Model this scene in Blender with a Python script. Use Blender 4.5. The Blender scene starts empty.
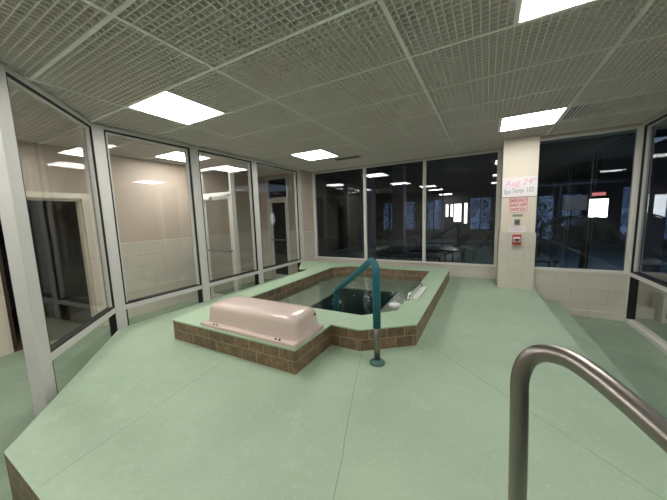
import bpy, bmesh, math, random
from mathutils import Vector, Matrix
random.seed(4)
S = bpy.context.scene
COL = S.collection
PI = math.pi

# ------------------------------------------------------------------ camera, world, exposure
cam_d = bpy.data.cameras.new('camera'); cam = bpy.data.objects.new('camera', cam_d); COL.objects.link(cam)
cam_d.sensor_width = 36.0; cam_d.lens = 275.08 / 667 * 36.0; cam_d.clip_start = 0.02; cam_d.clip_end = 200
_r = (0.87525607, 0.48262023, -0.0316943); _u = (-0.02974895, 0.11912562, 0.99243342); _f = (-0.48274404, 0.8676905, -0.11862287)
cam.matrix_world = Matrix(((_r[0], _u[0], -_f[0], 1.7161), (_r[1], _u[1], -_f[1], -0.8254), (_r[2], _u[2], -_f[2], 1.55), (0, 0, 0, 1)))
S.camera = cam
w = bpy.data.worlds.new('world'); S.world = w; w.use_nodes = True
w.node_tree.nodes['Background'].inputs[0].default_value = (0.05, 0.075, 0.13, 1)
w.node_tree.nodes['Background'].inputs[1].default_value = 0.12
S.view_settings.view_transform = 'Standard'; S.view_settings.look = 'None'
S.view_settings.gamma = 1; S.view_settings.use_curve_mapping = False
S.view_settings.exposure = 0.85
PANEL = 12.5          # emission of the ceiling light panels

CEIL = 2.623
DECK = 0.36
KERB = 0.565

for nm, loc, en in (('hall_fill', (3.5, 9.0, 2.95), 26), ('hall_fill', (8.5, 2.0, 2.95), 14)):  # added blue fill lights that brighten the hall, no fixture behind them
    ld = bpy.data.lights.new(nm, 'AREA'); ld.energy = en; ld.size = 3.0; ld.color = (.62, .76, 1.0)
    lo_ = bpy.data.objects.new(nm, ld); COL.objects.link(lo_); lo_.location = loc

# ------------------------------------------------------------------ materials
def srgb(r, g, b):
    def c(v):
        v /= 255.0
        return v / 12.92 if v <= 0.04045 else ((v + 0.055) / 1.055) ** 2.4
    return (c(r), c(g), c(b), 1)

class NT:
    def __init__(s, name):
        s.m = bpy.data.materials.new(name); s.m.use_nodes = True
        s.t = s.m.node_tree; s.b = s.t.nodes.get('Principled BSDF'); s.out = s.t.nodes.get('Material Output')
    def n(s, typ, **k):
        x = s.t.nodes.new(typ)
        for a, v in k.items(): setattr(x, a, v)
        return x
    def l(s, a, b): s.t.links.new(a, b)
    def math(s, op, a, b=None, c=None, clamp=False):
        x = s.n('ShaderNodeMath', operation=op, use_clamp=clamp)
        for i, v in enumerate((a, b, c)):
            if v is None: continue
            if isinstance(v, (int, float)): x.inputs[i].default_value = v
            else: s.l(v, x.inputs[i])
        return x.outputs[0]
    def mix(s, f, a, b, mode='MIX'):
        x = s.n('ShaderNodeMix', data_type='RGBA', blend_type=mode)
        for i, v in ((0, f), (6, a), (7, b)):
            if isinstance(v, (int, float)): x.inputs[i].default_value = v
            elif isinstance(v, tuple): x.inputs[i].default_value = v
            else: s.l(v, x.inputs[i])
        return x.outputs[2]
    def noise(s, scale, detail=4, rough=0.55, vec=None):
        x = s.n('ShaderNodeTexNoise'); x.inputs['Scale'].default_value = scale; x.inputs['Detail'].default_value = detail
        x.inputs['Roughness'].default_value = rough
        if vec is not None: s.l(vec, x.inputs['Vector'])
        return x.outputs['Fac']
    def ramp(s, f, a, b):
        x = s.n('ShaderNodeMapRange'); s.l(f, x.inputs[0]); x.inputs[1].default_value = a; x.inputs[2].default_value = b
        return x.outputs[0]
    def bump(s, h, strength, dist=0.01):
        x = s.n('ShaderNodeBump'); x.inputs['Strength'].default_value = strength; x.inputs['Distance'].default_value = dist
        s.l(h, x.inputs['Height']); s.l(x.outputs[0], s.b.inputs['Normal'])

def simple(name, col, rough=0.5, metal=0.0, spec=0.5, vary=0.06, scale=12, bump=0.0):
    t = NT(name); t.b.inputs['Roughness'].default_value = rough; t.b.inputs['Metallic'].default_value = metal
    t.b.inputs['Specular IOR Level'].default_value = spec
    g = t.n('ShaderNodeNewGeometry')
    nz = t.noise(scale, vec=g.outputs['Position'])
    dark = tuple(c * (1 - vary) for c in col[:3]) + (1,); light = tuple(min(1, c * (1 + vary)) for c in col[:3]) + (1,)
    t.l(t.mix(nz, dark, light), t.b.inputs['Base Color'])
    if bump: t.bump(t.noise(scale * 8, vec=g.outputs['Position']), bump, 0.004)
    return t.m

def emit(name, col, strength):
    t = NT(name); t.t.nodes.remove(t.b)
    e = t.n('ShaderNodeEmission'); e.inputs[0].default_value = col; e.inputs[1].default_value = strength
    t.l(e.outputs[0], t.out.inputs[0]); return t.m

def glass(name, tint, refl=0.045, rough=0.0):
    t = NT(name); t.t.nodes.remove(t.b)
    g = t.n('ShaderNodeNewGeometry')
    d = t.n('ShaderNodeVectorMath', operation='DOT_PRODUCT'); t.l(g.outputs['Normal'], d.inputs[0]); t.l(g.outputs['Incoming'], d.inputs[1])
    c = t.math('ABSOLUTE', d.outputs['Value']); k = t.math('SUBTRACT', 1.0, c, clamp=True); k = t.math('POWER', k, 5.0)
    fac = t.math('MULTIPLY_ADD', k, 1 - refl, refl, clamp=True)
    tr = t.n('ShaderNodeBsdfTransparent'); tr.inputs[0].default_value = tint
    gl = t.n('ShaderNodeBsdfGlossy'); gl.inputs['Roughness'].default_value = rough; gl.inputs[0].default_value = (1, 1, 1, 1)
    mx = t.n('ShaderNodeMixShader'); t.l(fac, mx.inputs[0]); t.l(tr.outputs[0], mx.inputs[1]); t.l(gl.outputs[0], mx.inputs[2])
    t.l(mx.outputs[0], t.out.inputs[0]); return t

def paint_floor(name, base, dark, light, joints=(), rough=0.5):
    """painted concrete deck: mottled, worn in pale patches, with sawn joints"""
    t = NT(name); g = t.n('ShaderNodeNewGeometry'); P = g.outputs['Position']
    a = t.noise(1.3, 6, 0.6, P); b = t.noise(7, 6, 0.65, P); c = t.noise(45, 4, 0.6, P)
    col = t.mix(t.ramp(a, 0.35, 0.68), dark, base)
    col = t.mix(t.math('MULTIPLY', t.ramp(b, 0.55, 0.8), 0.4), col, light)
    col = t.mix(t.math('MULTIPLY', t.ramp(c, 0.58, 0.72), 0.4), col, light)
    h = t.math('ADD', t.math('MULTIPLY', b, 0.6), t.math('MULTIPLY', c, 0.4))
    sx = t.n('ShaderNodeSeparateXYZ'); t.l(P, sx.inputs[0])
    wob = t.math('MULTIPLY', t.math('SUBTRACT', t.noise(3.0, 3, 0.5, P), 0.5), 0.03)
    for (x0, y0, x1, y1) in joints:
        L = math.hypot(x1 - x0, y1 - y0); dx, dy = (x1 - x0) / L, (y1 - y0) / L
        px = t.math('SUBTRACT', sx.outputs[0], x0); py = t.math('SUBTRACT', sx.outputs[1], y0)
        along = t.math('ADD', t.math('MULTIPLY', px, dx), t.math('MULTIPLY', py, dy))
        across = t.math('ADD', t.math('ADD', t.math('MULTIPLY', px, -dy), t.math('MULTIPLY', py, dx)), wob)
        m = t.math('LESS_THAN', t.math('ABSOLUTE', across), 0.0028)
        m = t.math('MULTIPLY', m, t.math('GREATER_THAN', along, 0.0)); m = t.math('MULTIPLY', m, t.math('LESS_THAN', along, L))
        col = t.mix(t.math('MULTIPLY', m, 0.4), col, srgb(70, 88, 74))
        h = t.math('SUBTRACT', h, m)
    t.l(col, t.b.inputs['Base Color'])
    t.l(t.math('MULTIPLY_ADD', b, 0.35, rough - 0.15), t.b.inputs['Roughness'])
    t.b.inputs['Specular IOR Level'].default_value = 0.4
    t.bump(h, 0.6, 0.008)
    return t.m

def tile(name, c1, c2, grout, bw, bh, gap, rough=0.4, off=0.5, mott=0.0, mcol=None, bump=0.3):
    t = NT(name); uv = t.n('ShaderNodeUVMap')
    br = t.n('ShaderNodeTexBrick'); br.offset = off; t.l(uv.outputs[0], br.inputs['Vector'])
    br.inputs['Scale'].default_value = 1; br.inputs['Brick Width'].default_value = bw; br.inputs['Row Height'].default_value = bh
    br.inputs['Mortar Size'].default_value = gap; br.inputs['Mortar Smooth'].default_value = 0.1; br.inputs['Bias'].default_value = 0
    br.inputs['Color1'].default_value = c1; br.inputs['Color2'].default_value = c2; br.inputs['Mortar'].default_value = grout
    col = br.outputs['Color']; h = t.math('SUBTRACT', 1.0, br.outputs['Fac'])
    g = t.n('ShaderNodeNewGeometry')
    if mott:
        nz = t.ramp(t.noise(16, 7, 0.75, g.outputs['Position']), 0.38, 0.66)
        k = t.math('MULTIPLY', t.math('MULTIPLY', nz, mott), h)
        col = t.mix(k, col, mcol)
        h = t.math('ADD', h, t.math('MULTIPLY', nz, 0.25))
    t.l(col, t.b.inputs['Base Color']); t.b.inputs['Roughness'].default_value = rough
    t.bump(h, bump, 0.004)
    return t.m

M = {}
M['deck'] = paint_floor('deck_paint', srgb(161, 180, 155), srgb(146, 166, 142), srgb(190, 198, 180),
    joints=((-0.05, -0.5, -0.23, 0.73), (1.20, 0.0, 0.80, 1.25), (1.22, 1.75, 2.5, 0.58), (0.9, 3.0, 1.9, 4.6)))
M['kerb_paint'] = paint_floor('kerb_paint', srgb(172, 196, 166), srgb(160, 186, 156), srgb(198, 208, 186), rough=0.4)
M['floor'] = paint_floor('lower_floor_paint_shaded', srgb(142, 160, 138), srgb(118, 137, 117), srgb(156, 168, 148), rough=0.45)  # darker than the deck: shade on the lower level put into the colour
M['step'] = paint_floor('step_paint_shaded', srgb(148, 168, 144), srgb(134, 154, 132), srgb(168, 180, 160), rough=0.5)  # tone between deck and floor, the step's shading put into its colour
M['stone'] = tile('stone_tile', srgb(146, 119, 90), srgb(116, 94, 72), srgb(156, 144, 120), 0.165, 0.1025, 0.0035, 0.45, 0.5, 0.75, srgb(68, 52, 40), 0.5)
M['walltile'] = tile('wall_tile', srgb(206, 199, 187), srgb(202, 195, 183), srgb(184, 175, 162), 0.405, 0.2035, 0.003, 0.25, 0.5, bump=0.2)
M['paint'] = simple('wall_paint', srgb(189, 174, 160), 0.6, vary=0.03, scale=3)
M['cream'] = simple('cream_paint', srgb(214, 204, 188), 0.5, vary=0.02, scale=4)
M['alu'] = simple('painted_aluminium', srgb(202, 200, 196), 0.4, 0.0, vary=0.04, scale=25)
M['white'] = simple('white_paint', srgb(218, 215, 208), 0.4, vary=0.03, scale=10)
M['gasket'] = simple('black_gasket', srgb(18, 19, 18), 0.5)
M['tee'] = simple('ceiling_tee', srgb(248, 240, 238), 0.5, vary=0.02)
M['crate'] = simple('eggcrate_louvre', srgb(242, 232, 230), 0.5, vary=0.04, scale=6)
M['plenum'] = simple('louvre_back', srgb(104, 100, 96), 0.8, vary=0.1, scale=3)
M['panel'] = emit('light_panel', (1.0, 0.985, 0.94, 1), PANEL)
M['steel'] = simple('brushed_steel', srgb(148, 142, 136), 0.36, 1.0, vary=0.03, scale=60)
M['chrome'] = simple('chrome', srgb(205, 205, 205), 0.12, 1.0, vary=0.02)
M['teal'] = simple('teal_grip_sleeve', srgb(22, 98, 114), 0.5, vary=0.10, scale=20, bump=0.2)
M['flange'] = simple('green_flange', srgb(58, 98, 88), 0.5, vary=0.2, scale=30)
M['pink'] = simple('blush_fibreglass', srgb(212, 192, 183), 0.17, vary=0.03, scale=5)
M['black'] = simple('black_plastic', srgb(22, 22, 22), 0.45)
M['whiteplastic'] = simple('white_plastic', srgb(225, 228, 222), 0.35, vary=0.02)
M['bench'] = simple('spa_bench_plaster', srgb(152, 150, 130), 0.6, vary=0.12, scale=9)
M['well'] = simple('spa_well_darkened', srgb(58, 82, 76), 0.6, vary=0.15, scale=6)  # darkened in its colour to stand in for light lost in deep water
M['paper'] = simple('paper', srgb(226, 220, 220), 0.6, vary=0.02)
M['pinkink'] = simple('pink_marker', srgb(218, 140, 186), 0.7)
M['greyink'] = simple('grey_marker', srgb(120, 124, 146), 0.7)
M['signred'] = simple('sign_red', srgb(190, 72, 84), 0.5)
M['signface'] = simple('sign_white', srgb(226, 210, 206), 0.4)
M['greylabel'] = simple('grey_green_plate', srgb(132, 142, 132), 0.5)
M['boxgrey'] = simple('grey_box', srgb(120, 120, 122), 0.4)
M['alarm'] = simple('alarm_red', srgb(176, 60, 48), 0.35)
M['grille'] = simple('grille_grey', srgb(150, 152, 144), 0.5)
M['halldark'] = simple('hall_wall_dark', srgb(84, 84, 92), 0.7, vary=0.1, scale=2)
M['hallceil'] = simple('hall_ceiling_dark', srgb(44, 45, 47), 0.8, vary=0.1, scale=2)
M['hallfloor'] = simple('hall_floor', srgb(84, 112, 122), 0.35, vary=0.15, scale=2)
M['pillar'] = simple('hall_pillar', srgb(132, 128, 146), 0.6, vary=0.05)
M['furn'] = simple('dark_furniture', srgb(30, 32, 36), 0.4)
M['leaf'] = simple('palm_leaf', srgb(96, 112, 84), 0.5, vary=0.3, scale=20)
M['trunk'] = simple('palm_trunk', srgb(62, 52, 42), 0.8, vary=0.3, scale=30)
M['brightwin'] = emit('lit_window', (1.0, 0.96, 0.88, 1), 4.5)
t = NT('dusk_view'); t.t.nodes.remove(t.b); e = t.n('ShaderNodeEmission'); g = t.n('ShaderNodeNewGeometry')
n1 = t.ramp(t.noise(9, 8, 0.8, g.outputs['Position']), .42, .70); n2 = t.ramp(t.noise(1.6, 3, 0.5, g.outputs['Position']), .35, .65)
n3 = t.ramp(t.noise(14, 4, 0.7, g.outputs['Position']), .66, .74)
t.l(t.mix(n3, t.mix(n1, (.012, .016, .02, 1), t.mix(n2, (.05, .08, .16, 1), (.13, .2, .36, 1))), (.9, .85, .75, 1)), e.inputs[0]); e.inputs[1].default_value = 1.2
t.l(e.outputs[0], t.out.inputs[0]); M['bluewin'] = t.m
M['reflpanel'] = emit('reflection_glow', (1.0, 0.97, 0.92, 1), 7.0)  # glow of the panels that stand in for reflected lights
M['redsign'] = emit('red_sign_light', (0.9, 0.25, 0.22, 1), 0.9)
M['wood'] = simple('dark_wood', srgb(70, 52, 42), 0.5, vary=0.2, scale=14)
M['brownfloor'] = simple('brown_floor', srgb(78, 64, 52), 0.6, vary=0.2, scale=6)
GC = glass('clear_glass', (0.94, 0.945, 0.935, 1), 0.035); M['clear'] = GC.m
M['tint'] = glass('tinted_glass', (0.64, 0.68, 0.72, 1), 0.055).m

# water: rippled surface, volume that absorbs red first
t = glass('spa_water', (1, 1, 1, 1), 0.03, 0.01)
for n in list(t.t.nodes):
    if n.type == 'BSDF_GLOSSY': gl = n
g = t.n('ShaderNodeNewGeometry')
bp = t.n('ShaderNodeBump'); bp.inputs['Strength'].default_value = 0.35; bp.inputs['Distance'].default_value = 0.02
t.l(t.noise(9, 3, 0.5, g.outputs['Position']), bp.inputs['Height']); t.l(bp.outputs[0], gl.inputs['Normal'])
va = t.n('ShaderNodeVolumeAbsorption'); va.inputs[0].default_value = (0.25, 0.62, 0.58, 1); va.inputs[1].default_value = 1.3
t.l(va.outputs[0], t.out.inputs['Volume']); M['water'] = t.m

# ------------------------------------------------------------------ mesh helpers
def box(bm, x0, x1, y0, y1, z0, z1, mi=0):
    v = [bm.verts.new((x, y, z)) for z in (z0, z1) for y in (y0, y1) for x in (x0, x1)]
    for f in ((0, 2, 3, 1), (4, 5, 7, 6), (0, 1, 5, 4), (2, 6, 7, 3), (0, 4, 6, 2), (1, 3, 7, 5)):
        q = bm.faces.new([v[i] for i in f]); q.material_index = mi
    return v

def obox(bm, o, d, u0, u1, v0, v1, z0, z1, mi=0):
    """box in a frame that runs along plan direction d from o"""
    vs = box(bm, u0, u1, v0, v1, z0, z1, mi)
    n = (-d[1], d[0])
    for v in vs:
        u, w_, z = v.co
        v.co = (o[0] + d[0] * u + n[0] * w_, o[1] + d[1] * u + n[1] * w_, z)
    return vs

def prism(bm, pts, z0, z1, mi=0, side=None):
    lo = [bm.verts.new((x, y, z0)) for x, y in pts]; hi = [bm.verts.new((x, y, z1)) for x, y in pts]
    a = bm.faces.new(list(reversed(lo))); b = bm.faces.new(hi); a.material_index = b.material_index = mi
    n = len(pts)
    for i in range(n):
        f = bm.faces.new((lo[i], lo[(i + 1) % n], hi[(i + 1) % n], hi[i])); f.material_index = mi if side is None else side
    return hi

def ring(bm, outer, inner, z0, z1, mi=0, side=0, bottom=True):
    """slab with a hole"""
    def cap(z, flip):
        vs = []; es = []
        for loop in (outer, inner):
            L = [bm.verts.new((x, y, z)) for x, y in loop]; vs.append(L)
            es += [bm.edges.new((L[i], L[(i + 1) % len(L)])) for i in range(len(L))]
        r = bmesh.ops.triangle_fill(bm, edges=es, use_beauty=True)
        for f in r['geom']:
            if isinstance(f, bmesh.types.BMFace):
                f.material_index = mi
                f.normal_update()
                if (f.normal.z < 0) != flip: f.normal_flip()
        return vs
    hi = cap(z1, False)
    if bottom: lo = cap(z0, True)
    else: lo = [[bm.verts.new((v.co.x, v.co.y, z0)) for v in L] for L in hi]
    for k in range(2):
        n = len(hi[k])
        for i in range(n):
            q = (lo[k][i], lo[k][(i + 1) % n], hi[k][(i + 1) % n], hi[k][i])
            f = bm.faces.new(q if k == 0 else tuple(reversed(q))); f.material_index = side

def tube(bm, pts, r, seg=14, mi=0, caps=True, radii=None):
    pts = [Vector(p) for p in pts]; rings = []
    t0 = (pts[1] - pts[0]).normalized(); up = Vector((0, 0, 1)) if abs(t0.z) < 0.9 else Vector((1, 0, 0))
    nrm = t0.cross(up).normalized()
    for i, p in enumerate(pts):
        if i == 0: tg = pts[1] - p
        elif i == len(pts) - 1: tg = p - pts[i - 1]
        else: tg = (pts[i + 1] - p).normalized() + (p - pts[i - 1]).normalized()
        tg.normalize(); nrm = (nrm - tg * nrm.dot(tg)).normalized(); bn = tg.cross(nrm)
        rr = radii[i] if radii else r
        rings.append([bm.verts.new(p + (nrm * math.cos(a) + bn * math.sin(a)) * rr) for a in [2 * PI * k / seg for k in range(seg)]])
    for a, b in zip(rings, rings[1:]):
        for k in range(seg):
            f = bm.faces.new((a[k], a[(k + 1) % seg], b[(k + 1) % seg], b[k])); f.smooth = True; f.material_index = mi
    if caps:
        bm.faces.new(list(reversed(rings[0]))).material_index = mi; bm.faces.new(rings[-1]).material_index = mi

def lathe(bm, c, prof, seg=24, mi=0):
    rings = [[bm.verts.new((c[0] + r * math.cos(2 * PI * k / seg), c[1] + r * math.sin(2 * PI * k / seg), c[2] + z)) for k in range(seg)] for r, z in prof]
    for a, b in zip(rings, rings[1:]):
        for k in range(seg):
            f = bm.faces.new((a[k], a[(k + 1) % seg], b[(k + 1) % seg], b[k])); f.smooth = True; f.material_index = mi
    bm.faces.new(list(reversed(rings[0]))).material_index = mi; bm.faces.new(rings[-1]).material_index = mi

def curve_pts(ctrl, rad, n=8):
    """polyline with rounded corners"""
    P = [Vector(c) for c in ctrl]; out = [P[0]]
    for i in range(1, len(P) - 1):
        a, b, c = P[i - 1], P[i], P[i + 1]; rr = rad[i - 1] if isinstance(rad, (list, tuple)) else rad
        d1 = (a - b).normalized(); d2 = (c - b).normalized()
        q1 = b + d1 * rr; q2 = b + d2 * rr
        for k in range(n + 1):
            s = k / n; out.append(q1 * (1 - s) ** 2 + b * 2 * s * (1 - s) + q2 * s * s)
    out.append(P[-1]); return out

def uvmap(bm, vo=0.0):
    uvl = bm.loops.layers.uv.new('UVMap')
    for f in bm.faces:
        f.normal_update(); n = f.normal
        if abs(n.z) > 0.7:
            for l in f.loops: l[uvl].uv = (l.vert.co.x, l.vert.co.y)
        else:
            h = Vector((-n.y, n.x, 0)).normalized()
            for l in f.loops: l[uvl].uv = (l.vert.co.dot(h), l.vert.co.z + vo)

def make(name, bm, mats, parent=None, org=None, bevel=0.0, smooth=False, fixn=True):
    """link one bmesh (drawn in world coordinates) as one object whose origin is at its base or its parent's"""
    if fixn: bmesh.ops.recalc_face_normals(bm, faces=bm.faces)
    if bevel:
        bmesh.ops.bevel(bm, geom=[e for e in bm.edges if e.is_manifold and e.calc_face_angle(0) > 0.5], offset=bevel, segments=2, affect='EDGES', profile=0.6)
    uvmap(bm, {'stone': -DECK, 'walltile': 0.0}.get(mats if isinstance(mats, str) else '', 0.0))
    if smooth:
        for f in bm.faces: f.smooth = True
    if parent is not None:
        o0 = Vector(parent['_o'])
    else:
        xs = [v.co for v in bm.verts]
        o0 = Vector(org) if org else Vector(((min(v.x for v in xs) + max(v.x for v in xs)) / 2, (min(v.y for v in xs) + max(v.y for v in xs)) / 2, min(v.z for v in xs)))
    bmesh.ops.translate(bm, verts=bm.verts, vec=-o0)
    me = bpy.data.meshes.new(name); bm.to_mesh(me); bm.free()
    for m in (mats if isinstance(mats, (list, tuple)) else [mats]): me.materials.append(M[m])
    o = bpy.data.objects.new(name, me); COL.objects.link(o)
    if parent is not None: o.parent = parent
    else: o.location = o0
    o['_o'] = tuple(o0)
    return o

def empty(name, loc):
    o = bpy.data.objects.new(name, None); COL.objects.link(o); o.location = loc; o['_o'] = tuple(loc)
    o.empty_display_size = 0.1
    return o

def tag(o, label, cat, group=None, kind=None):
    o['label'] = label; o['category'] = cat
    if group: o['group'] = group
    if kind: o['kind'] = kind
    return o

def struct(o, label=None):
    o['kind'] = 'structure'
    if label: o['label'] = label
    return o

def B(): return bmesh.new()

def copy_thing(root, loc):
    c = root.copy(); COL.objects.link(c); c.location = loc
    for ch in list(root.children):
        d = ch.copy(); COL.objects.link(d); d.parent = c
        for g2 in list(ch.children):
            e = g2.copy(); COL.objects.link(e); e.parent = d
    return c

def text_mesh(name, body, mat, parent, size, loc, rotz=0.0, tilt=0.0, shear=0.0, offset=0.0, sx=1.0):
    cu = bpy.data.curves.new(name, 'FONT'); cu.body = body; cu.size = size; cu.align_x = 'CENTER'; cu.align_y = 'CENTER'
    cu.extrude = 0.0006; cu.shear = shear; cu.offset = offset
    ob = bpy.data.objects.new('tmp', cu); COL.objects.link(ob)
    dg = bpy.context.evaluated_depsgraph_get(); me = bpy.data.meshes.new_from_object(ob.evaluated_get(dg))
    bpy.data.objects.remove(ob); bpy.data.curves.remove(cu)
    me.materials.clear(); me.materials.append(M[mat])
    R = Matrix.Rotation(rotz, 4, 'Z') @ Matrix.Rotation(PI / 2, 4, 'X') @ Matrix.Rotation(tilt, 4, 'Z') @ Matrix.Diagonal((sx, 1, 1, 1))
    me.transform(Matrix.Translation(Vector(loc) - Vector(parent['_o'])) @ R)
    o = bpy.data.objects.new(name, me); COL.objects.link(o); o.parent = parent
    o['_o'] = parent['_o']
    return o

# ------------------------------------------------------------------ big structure
# lower floor, one slab with the deck standing on it and a pit under the spa
deck_out = [(-0.50, -0.53), (2.62, -0.53), (2.55, 0.6), (2.47, 1.9), (2.42, 3.2), (2.40, 4.30), (1.93, 4.30), (1.93, 4.82), (-1.93, 4.82), (-1.93, 0.62)]
tub_in = [(0.66, 1.62), (0.94, 1.90), (0.89, 4.12), (-0.66, 4.12), (-0.93, 3.86), (-0.91, 1.62)]
well = [(-0.36, 1.93), (0.58, 1.93), (0.53, 3.36), (-0.40, 3.30)]
bm = B(); ring(bm, [(-3.4, -4.2), (6.6, -4.2), (6.6, 4.9), (-3.4, 4.9)], [(-1.0, 1.5), (1.0, 1.5), (1.0, 4.2), (-1.0, 4.2)], -0.12, 0.0)
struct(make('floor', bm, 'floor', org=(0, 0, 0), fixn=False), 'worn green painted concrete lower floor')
bm = B(); ring(bm, deck_out, [(-1.0, 1.55), (1.0, 1.55), (1.0, 4.18), (-1.0, 4.18)], 0.0, DECK, 0, 0, bottom=False)
for f in bm.faces:
    f.normal_update()
    if abs(f.normal.z) < 0.5 and f.calc_center_median().y < -0.5: f.material_index = 1
struct(make('raised_deck', bm, ['deck', 'stone'], org=(0, 0, 0), fixn=False), 'pale green painted raised deck around the spa')
bm = B(); prism(bm, [(2.622, -0.53), (2.86, -0.53), (2.74, 1.9), (2.715, 4.296), (2.402, 4.296), (2.422, 3.2), (2.472, 1.9), (2.552, 0.6)], 0.0, 0.18)
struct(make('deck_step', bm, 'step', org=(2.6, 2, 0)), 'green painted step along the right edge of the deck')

# walls --------------------------------------------------------------------
TT = 1.24
def wall(name, o, d, L, segs, thick=0.12, side=1, label=None):
    """wall of stacked bands: segs = list of (u0,u1,z0,z1,material index, extra)"""
    bm = B()
    for (u0, u1, z0, z1, mi) in segs:
        e = 0.012 if mi == 1 else 0.0
        if side > 0 and mi == 1 and z1 == TT: obox(bm, o, d, u0, u1, -e - .004, 0, z1 - .012, z1 + .004, 2)
        if side > 0: obox(bm, o, d, u0, u1, -e, thick, z0, z1, mi)
        else: obox(bm, o, d, u0, u1, -thick, e, z0, z1, mi)
    return struct(make(name, bm, ['paint', 'walltile', 'cream'], org=(o[0], o[1], 0)), label)

# far corridor wall (x = -3.4) with a doorway between y .05 and .88
wall('wall_left', (-3.4, -4.2), (0, 1), 9, [(0, 4.25, 0, TT, 1), (0, 4.25, TT, CEIL, 0), (4.25, 5.14, 1.92, CEIL, 0),
     (5.14, 8.70, 0, TT, 1), (5.14, 8.70, TT, CEIL, 0)], label='beige corridor wall, tiled below')
# end wall of the corridor (y = 4.5) with a glass door
wall('wall_back_left', (-3.4, 4.5), (1, 0), 2, [(0, 0.30, 0, TT, 1), (0, 0.30, TT, CEIL, 0), (0.98, 1.40, 0, TT, 1), (0.98, 1.40, TT, CEIL, 0), (0.30, 0.98, 2.56, CEIL, 0)], label='beige wall at the corridor end')
# short return wall between the glazing and the rear windows
wall('wall_return', (-1.93, 4.33), (0, 1), 1, [(0, 0.62, 0, TT, 1), (0, 0.62, TT, CEIL, 0)], thick=0.10, side=1, label='short beige wall beside the rear windows')
# low walls under the rear windows
wall('wall_back', (-1.93, 4.80), (1, 0), 4, [(0, 3.86, 0, 0.575, 1), (0, 3.86, 2.60, CEIL, 0)], label='low beige tiled wall under the rear windows')
wall('wall_back_right', (2.36, 4.30), (1, 0), 2, [(0, 1.10, 0, 0.655, 1), (0, 1.10, 2.585, CEIL, 0)], label='low beige tiled wall under the right rear window')
# the end of the place behind the viewer
wall('wall_front', (-3.4, -4.2), (1, 0), 10, [(0, 10, 0, TT, 1), (0, 10, TT, CEIL, 0)], thick=0.12, side=-1, label='beige wall behind the viewer')
# square column
bm = B(); box(bm, 1.915, 2.355, 4.20, 4.96, 0, CEIL, 0); box(bm, 1.90, 2.37, 4.187, 4.965, 0, 1.225, 1)
struct(make('wall_column', bm, ['cream', 'walltile']), 'cream square column, tiled below')

# cove row at the base of the right rear wall
bm = B(); box(bm, 2.72, 3.42, 4.262, 4.289, 0.0, 0.10)
struct(make('baseboard_back_right', bm, 'walltile', bevel=0.004), 'tile cove base')

# ------------------------------------------------------------------ ceiling
X0, X1, Y0, Y1 = -3.40, 6.6, -4.2, 4.9
LIGHTS = [(-1.22, 0.61), (1.83, 0.61), (-1.22, 3.05), (1.83, 3.05), (-3.05, 1.83), (-.61, -1.22), (1.83, -1.83), (-3.05, -0.61), (-.61, -3.05), (4.27, 1.83)]  # last panel is added out of view to brighten the outer right wall
GR = (2.44, 3.66, 3.05, 3.66)
def blocked(x, y):
    for lx, ly in LIGHTS:
        if lx < x < lx + .61 and ly < y < ly + .61: return True
    return GR[0] < x < GR[1] and GR[2] < y < GR[3]
bm = B(); box(bm, X0, X1, Y0, Y1, CEIL + 0.038, CEIL + 0.08)
ceil = struct(make('ceiling', bm, 'plenum', org=(0, 0, CEIL)), 'grey green open-cell ceiling')
cell = 0.61 / 14
def runs(a0, a1, test, step=0.061):
    out = []; cur = None; a = a0
    while a < a1 - 1e-6:
        b = min(a + step, a1)
        if not test((a + b) / 2):
            if cur is None: cur = a
        else:
            if cur is not None: out.append((cur, a)); cur = None
        a = b
    if cur is not None: out.append((cur, a1))
    return out
bm = B()
def blade(bm, horizontal, c, a0, a1):
    zb, zt = CEIL, CEIL + 0.04; wb, wt = 0.0033, 0.0040
    if horizontal: q = [(a0, c - wb, zb), (a1, c - wb, zb), (a1, c + wb, zb), (a0, c + wb, zb), (a0, c - wt, zt), (a1, c - wt, zt), (a1, c + wt, zt), (a0, c + wt, zt)]
    else: q = [(c - wb, a0, zb), (c - wb, a1, zb), (c + wb, a1, zb), (c + wb, a0, zb), (c - wt, a0, zt), (c - wt, a1, zt), (c + wt, a1, zt), (c + wt, a0, zt)]
    v = [bm.verts.new(p) for p in q]
    for f in ((0, 1, 2, 3), (0, 4, 5, 1), (2, 6, 7, 3)): bm.faces.new([v[i] for i in f])
k = math.ceil(X0 / cell)
while k * cell < X1:
    if k % 14 or (k // 14) % 2:
        for a, b in runs(-4.27, Y1, lambda y: blocked(k * cell + .001, y)): blade(bm, False, k * cell, max(a, Y0), b)
    k += 1
k = math.ceil(Y0 / cell)
while k * cell < Y1:
    if k % 14:
        for a, b in runs(-3.66, X1, lambda x: blocked(x, k * cell + .001)): blade(bm, True, k * cell, max(a, X0), b)
    k += 1
make('eggcrate_louvre', bm, 'crate', parent=ceil)
# tee grid
bm = B()
x = -2.44
while x < X1:
    for a, b in runs(-4.27, Y1, lambda y: GR[0] < x < GR[1] - .1 and GR[2] < y < GR[3]): box(bm, x - .013, x + .013, max(a, Y0), b, CEIL - 0.006, CEIL + 0.03)
    x += 1.22
y = -3.66
while y < Y1:
    box(bm, X0, X1, y - .012, y + .012, CEIL - 0.005, CEIL + 0.03); y += 0.61
for lx, ly in LIGHTS:      # short cross tee beside each fitting
    xx = lx if abs((lx / 1.22) - round(lx / 1.22)) > .1 else lx + .61
    box(bm, xx - .012, xx + .012, ly, ly + .61, CEIL - 0.0055, CEIL + 0.03)
make('tee_grid', bm, 'tee', parent=ceil)

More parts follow.
